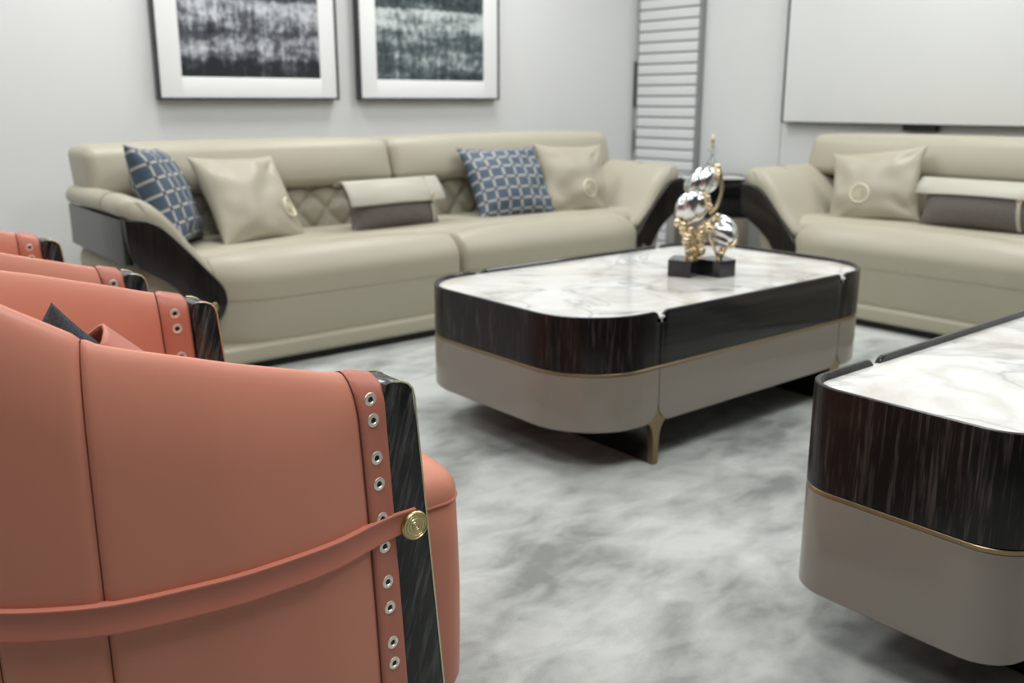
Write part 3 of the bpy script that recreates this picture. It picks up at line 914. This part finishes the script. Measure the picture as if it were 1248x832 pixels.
# glass bottle with gilded stopper on it
bt = thing('glass_bottle', 'clear glass bottle with gold stopper on the corner side table', 'bottle', (4.70, 3.757, .586))
m = MB(); lathe(m, [(.0001, .001), (.03, .001), (.034, .006), (.036, .05), (.034, .085), (.022, .11), (.012, .125), (.011, .15), (.0105, .15), (.0115, .124), (.02, .108), (.031, .083), (.033, .05), (.031, .008), (.0001, .006)], 24); m.build('bottle', GLASS, bt)
m = MB(); lathe(m, [(.0001, .149), (.012, .149), (.027, .158), (.033, .170), (.024, .180), (.012, .188), (.0001, .188)], 10); m.build('stopper', GLASS, bt)
m = MB(); lathe(m, [(.0001, .182), (.009, .182), (.011, .195), (.007, .208), (.012, .222), (.013, .232), (.006, .246), (.004, .262), (.0001, .27)], 14); m.build('finial', GOLD, bt)

# ------------------------------------------------------------------ sculpture
def sculpture():
    bx, by, bz = 2.603, 2.112, .4575
    S = thing('sculpture', 'gold and silver pebble sculpture on a black base standing on the coffee table', 'sculpture', (bx, by, bz), (0, 0, R(-39.5)))
    # local x: to the right as seen from the front, local y: away
    base = [(-.119, -.045), (-.048, -.088), (-.005, -.030), (.052, -.085), (.116, -.045), (.095, .05), (.02, .03), (-.085, .055)]
    m = MB(); prism(m, base, 'z', 0, .058, .0015, 1); m.build('plinth', BLACK, S)
    def pebble(c, r, rot, tw, name='pebble'):
        m = MB(); nu, nv = 40, 24; rings = []
        Rm = Matrix.Rotation(rot[0], 3, 'X') @ Matrix.Rotation(rot[1], 3, 'Y') @ Matrix.Rotation(rot[2], 3, 'Z')
        for j in range(nv + 1):
            ph = PI * j / nv; ring = []
            for i in range(nu):
                th = 2 * PI * i / nu
                k = abs(math.sin(2 * th + tw * math.cos(ph))) ** .7
                rr = r * (1 - .20 * (1 - k) * math.sin(ph)) * (1 + .05 * math.sin(3 * ph))
                ring.append(Vector(c) + Rm @ Vector((rr * math.sin(ph) * math.cos(th), rr * math.sin(ph) * math.sin(th) * .85, rr * math.cos(ph) * 1.05)))
            rings.append(ring)
        loft(m, rings); return m.build(name, SILVER, S, angle=50)
    pebble((-.036, -.01, .238), .060, (R(20), R(40), .3), 2.6)
    pebble((-.004, .01, .318), .060, (R(10), R(50), 1.1), 2.4)
    pebble((.072, -.01, .153), .056, (R(-30), R(-25), .4), 2.2)
    def nuggets(pts, r0, cnt, spread, seed):
        rnd = random.Random(seed); m = MB(); P = spline(pts, 8)
        for k in range(cnt):
            p = P[int(rnd.random() * (len(P) - 1))] + Vector([rnd.uniform(-1, 1) * spread for _ in range(3)])
            r = r0 * rnd.uniform(.65, 1.25)
            rings = []
            for j in range(7):
                ph = PI * j / 6
                rings.append([p + Vector((r * math.sin(ph) * math.cos(2 * PI * i / 9), r * math.sin(ph) * math.sin(2 * PI * i / 9), r * math.cos(ph))) * (1 + .22 * noise.noise(Vector((i * 1.3 + k, j * 1.1, k)))) for i in range(9)]) if False else rings.append(
                    [p + Vector((r * math.sin(ph) * math.cos(2 * PI * i / 9), r * math.sin(ph) * math.sin(2 * PI * i / 9), r * math.cos(ph))) for i in range(9)])
            loft(m, rings)
        tube(m, P, r0 * .8, 8)
        return m.build('gold_stem', GOLD, S, angle=60)
    nuggets([(-.045, -.02, .058), (-.042, -.02, .10), (-.052, -.02, .145), (-.080, -.02, .185)], .014, 30, .012, 1)
    nuggets([(-.020, .0, .058), (-.004, -.01, .10), (-.006, -.02, .145), (.008, -.03, .185)], .014, 30, .012, 2)
    nuggets([(.010, -.05, .238), (.004, -.055, .262), (-.006, -.05, .285)], .010, 8, .006, 3)
    nuggets([(.040, .0, .378), (.044, -.01, .358), (.038, -.03, .340)], .010, 8, .005, 4)
    m = MB(); tube(m, spline([(.020, -.02, .215), (.046, -.02, .240), (.062, -.01, .30), (.056, 0, .35), (.042, 0, .375)], 8), .0065, 8); m.build('gold_branch', GOLD, S)
    nuggets([(.062, -.03, .058), (.072, -.03, .078), (.084, -.03, .10)], .010, 10, .007, 5)
    nuggets([(.030, -.03, .150), (.035, -.03, .185), (.050, -.02, .212)], .011, 12, .007, 6)
    nuggets([(.100, -.05, .105), (.114, -.045, .125)], .009, 5, .005, 7)
    m = MB(); tube(m, spline([(.062, -.02, .058), (.046, -.02, .09), (.026, -.02, .132)], 6), .005, 8); m.build('gold_branch', GOLD, S)
    return S
sculpture()

# ------------------------------------------------------------------ light
W = bpy.data.worlds.new('World'); bpy.context.scene.world = W; W.use_nodes = True
W.node_tree.nodes['Background'].inputs['Color'].default_value = (.9, .95, 1, 1); W.node_tree.nodes['Background'].inputs['Strength'].default_value = .1
def area(x, y, sx, sy, power):
    l = bpy.data.lights.new('ceiling_lamp', 'AREA'); l.shape = 'RECTANGLE'; l.size = sx; l.size_y = sy; l.energy = power; l.color = (.985, 1, 1.015); l.spread = R(160)
    o = bpy.data.objects.new('ceiling_lamp', l); C.objects.link(o); o.location = (x, y, HC - .03)
    return o
for x, y, pw in ((-.2, 4.1, 20), (1.6, 4.1, 30), (3.4, 4.1, 30), (4.4, 2.3, 28), (4.4, .5, 28), (1.9, 2.3, 12), (.2, .6, 38), (2.2, .2, 26), (-1.4, 2.2, 22)):
    area(x, y, .8, .8, pw)

# ------------------------------------------------------------------ camera
cam = bpy.data.cameras.new('camera'); co = bpy.data.objects.new('camera', cam); C.objects.link(co)
cam.sensor_width = 36; cam.lens = 1150.8 / 1248 * 36
az = R(50.408); p = R(14.318)
fw = Vector((math.cos(az) * math.cos(p), math.sin(az) * math.cos(p), -math.sin(p)))
co.location = (0, 0, 1.05); co.rotation_euler = fw.to_track_quat('-Z', 'Y').to_euler()
cam.clip_start = .02
cam.dof.use_dof = True; cam.dof.focus_distance = 1.36; cam.dof.aperture_fstop = 4.5
sc = bpy.context.scene; sc.camera = co
sc.view_settings.view_transform = 'Standard'; sc.view_settings.look = 'None'; sc.view_settings.gamma = 1; sc.view_settings.use_curve_mapping = False
sc.view_settings.exposure = -0.08
sc.cycles.use_denoising = True
sc.cycles.max_bounces = 10; sc.cycles.diffuse_bounces = 5
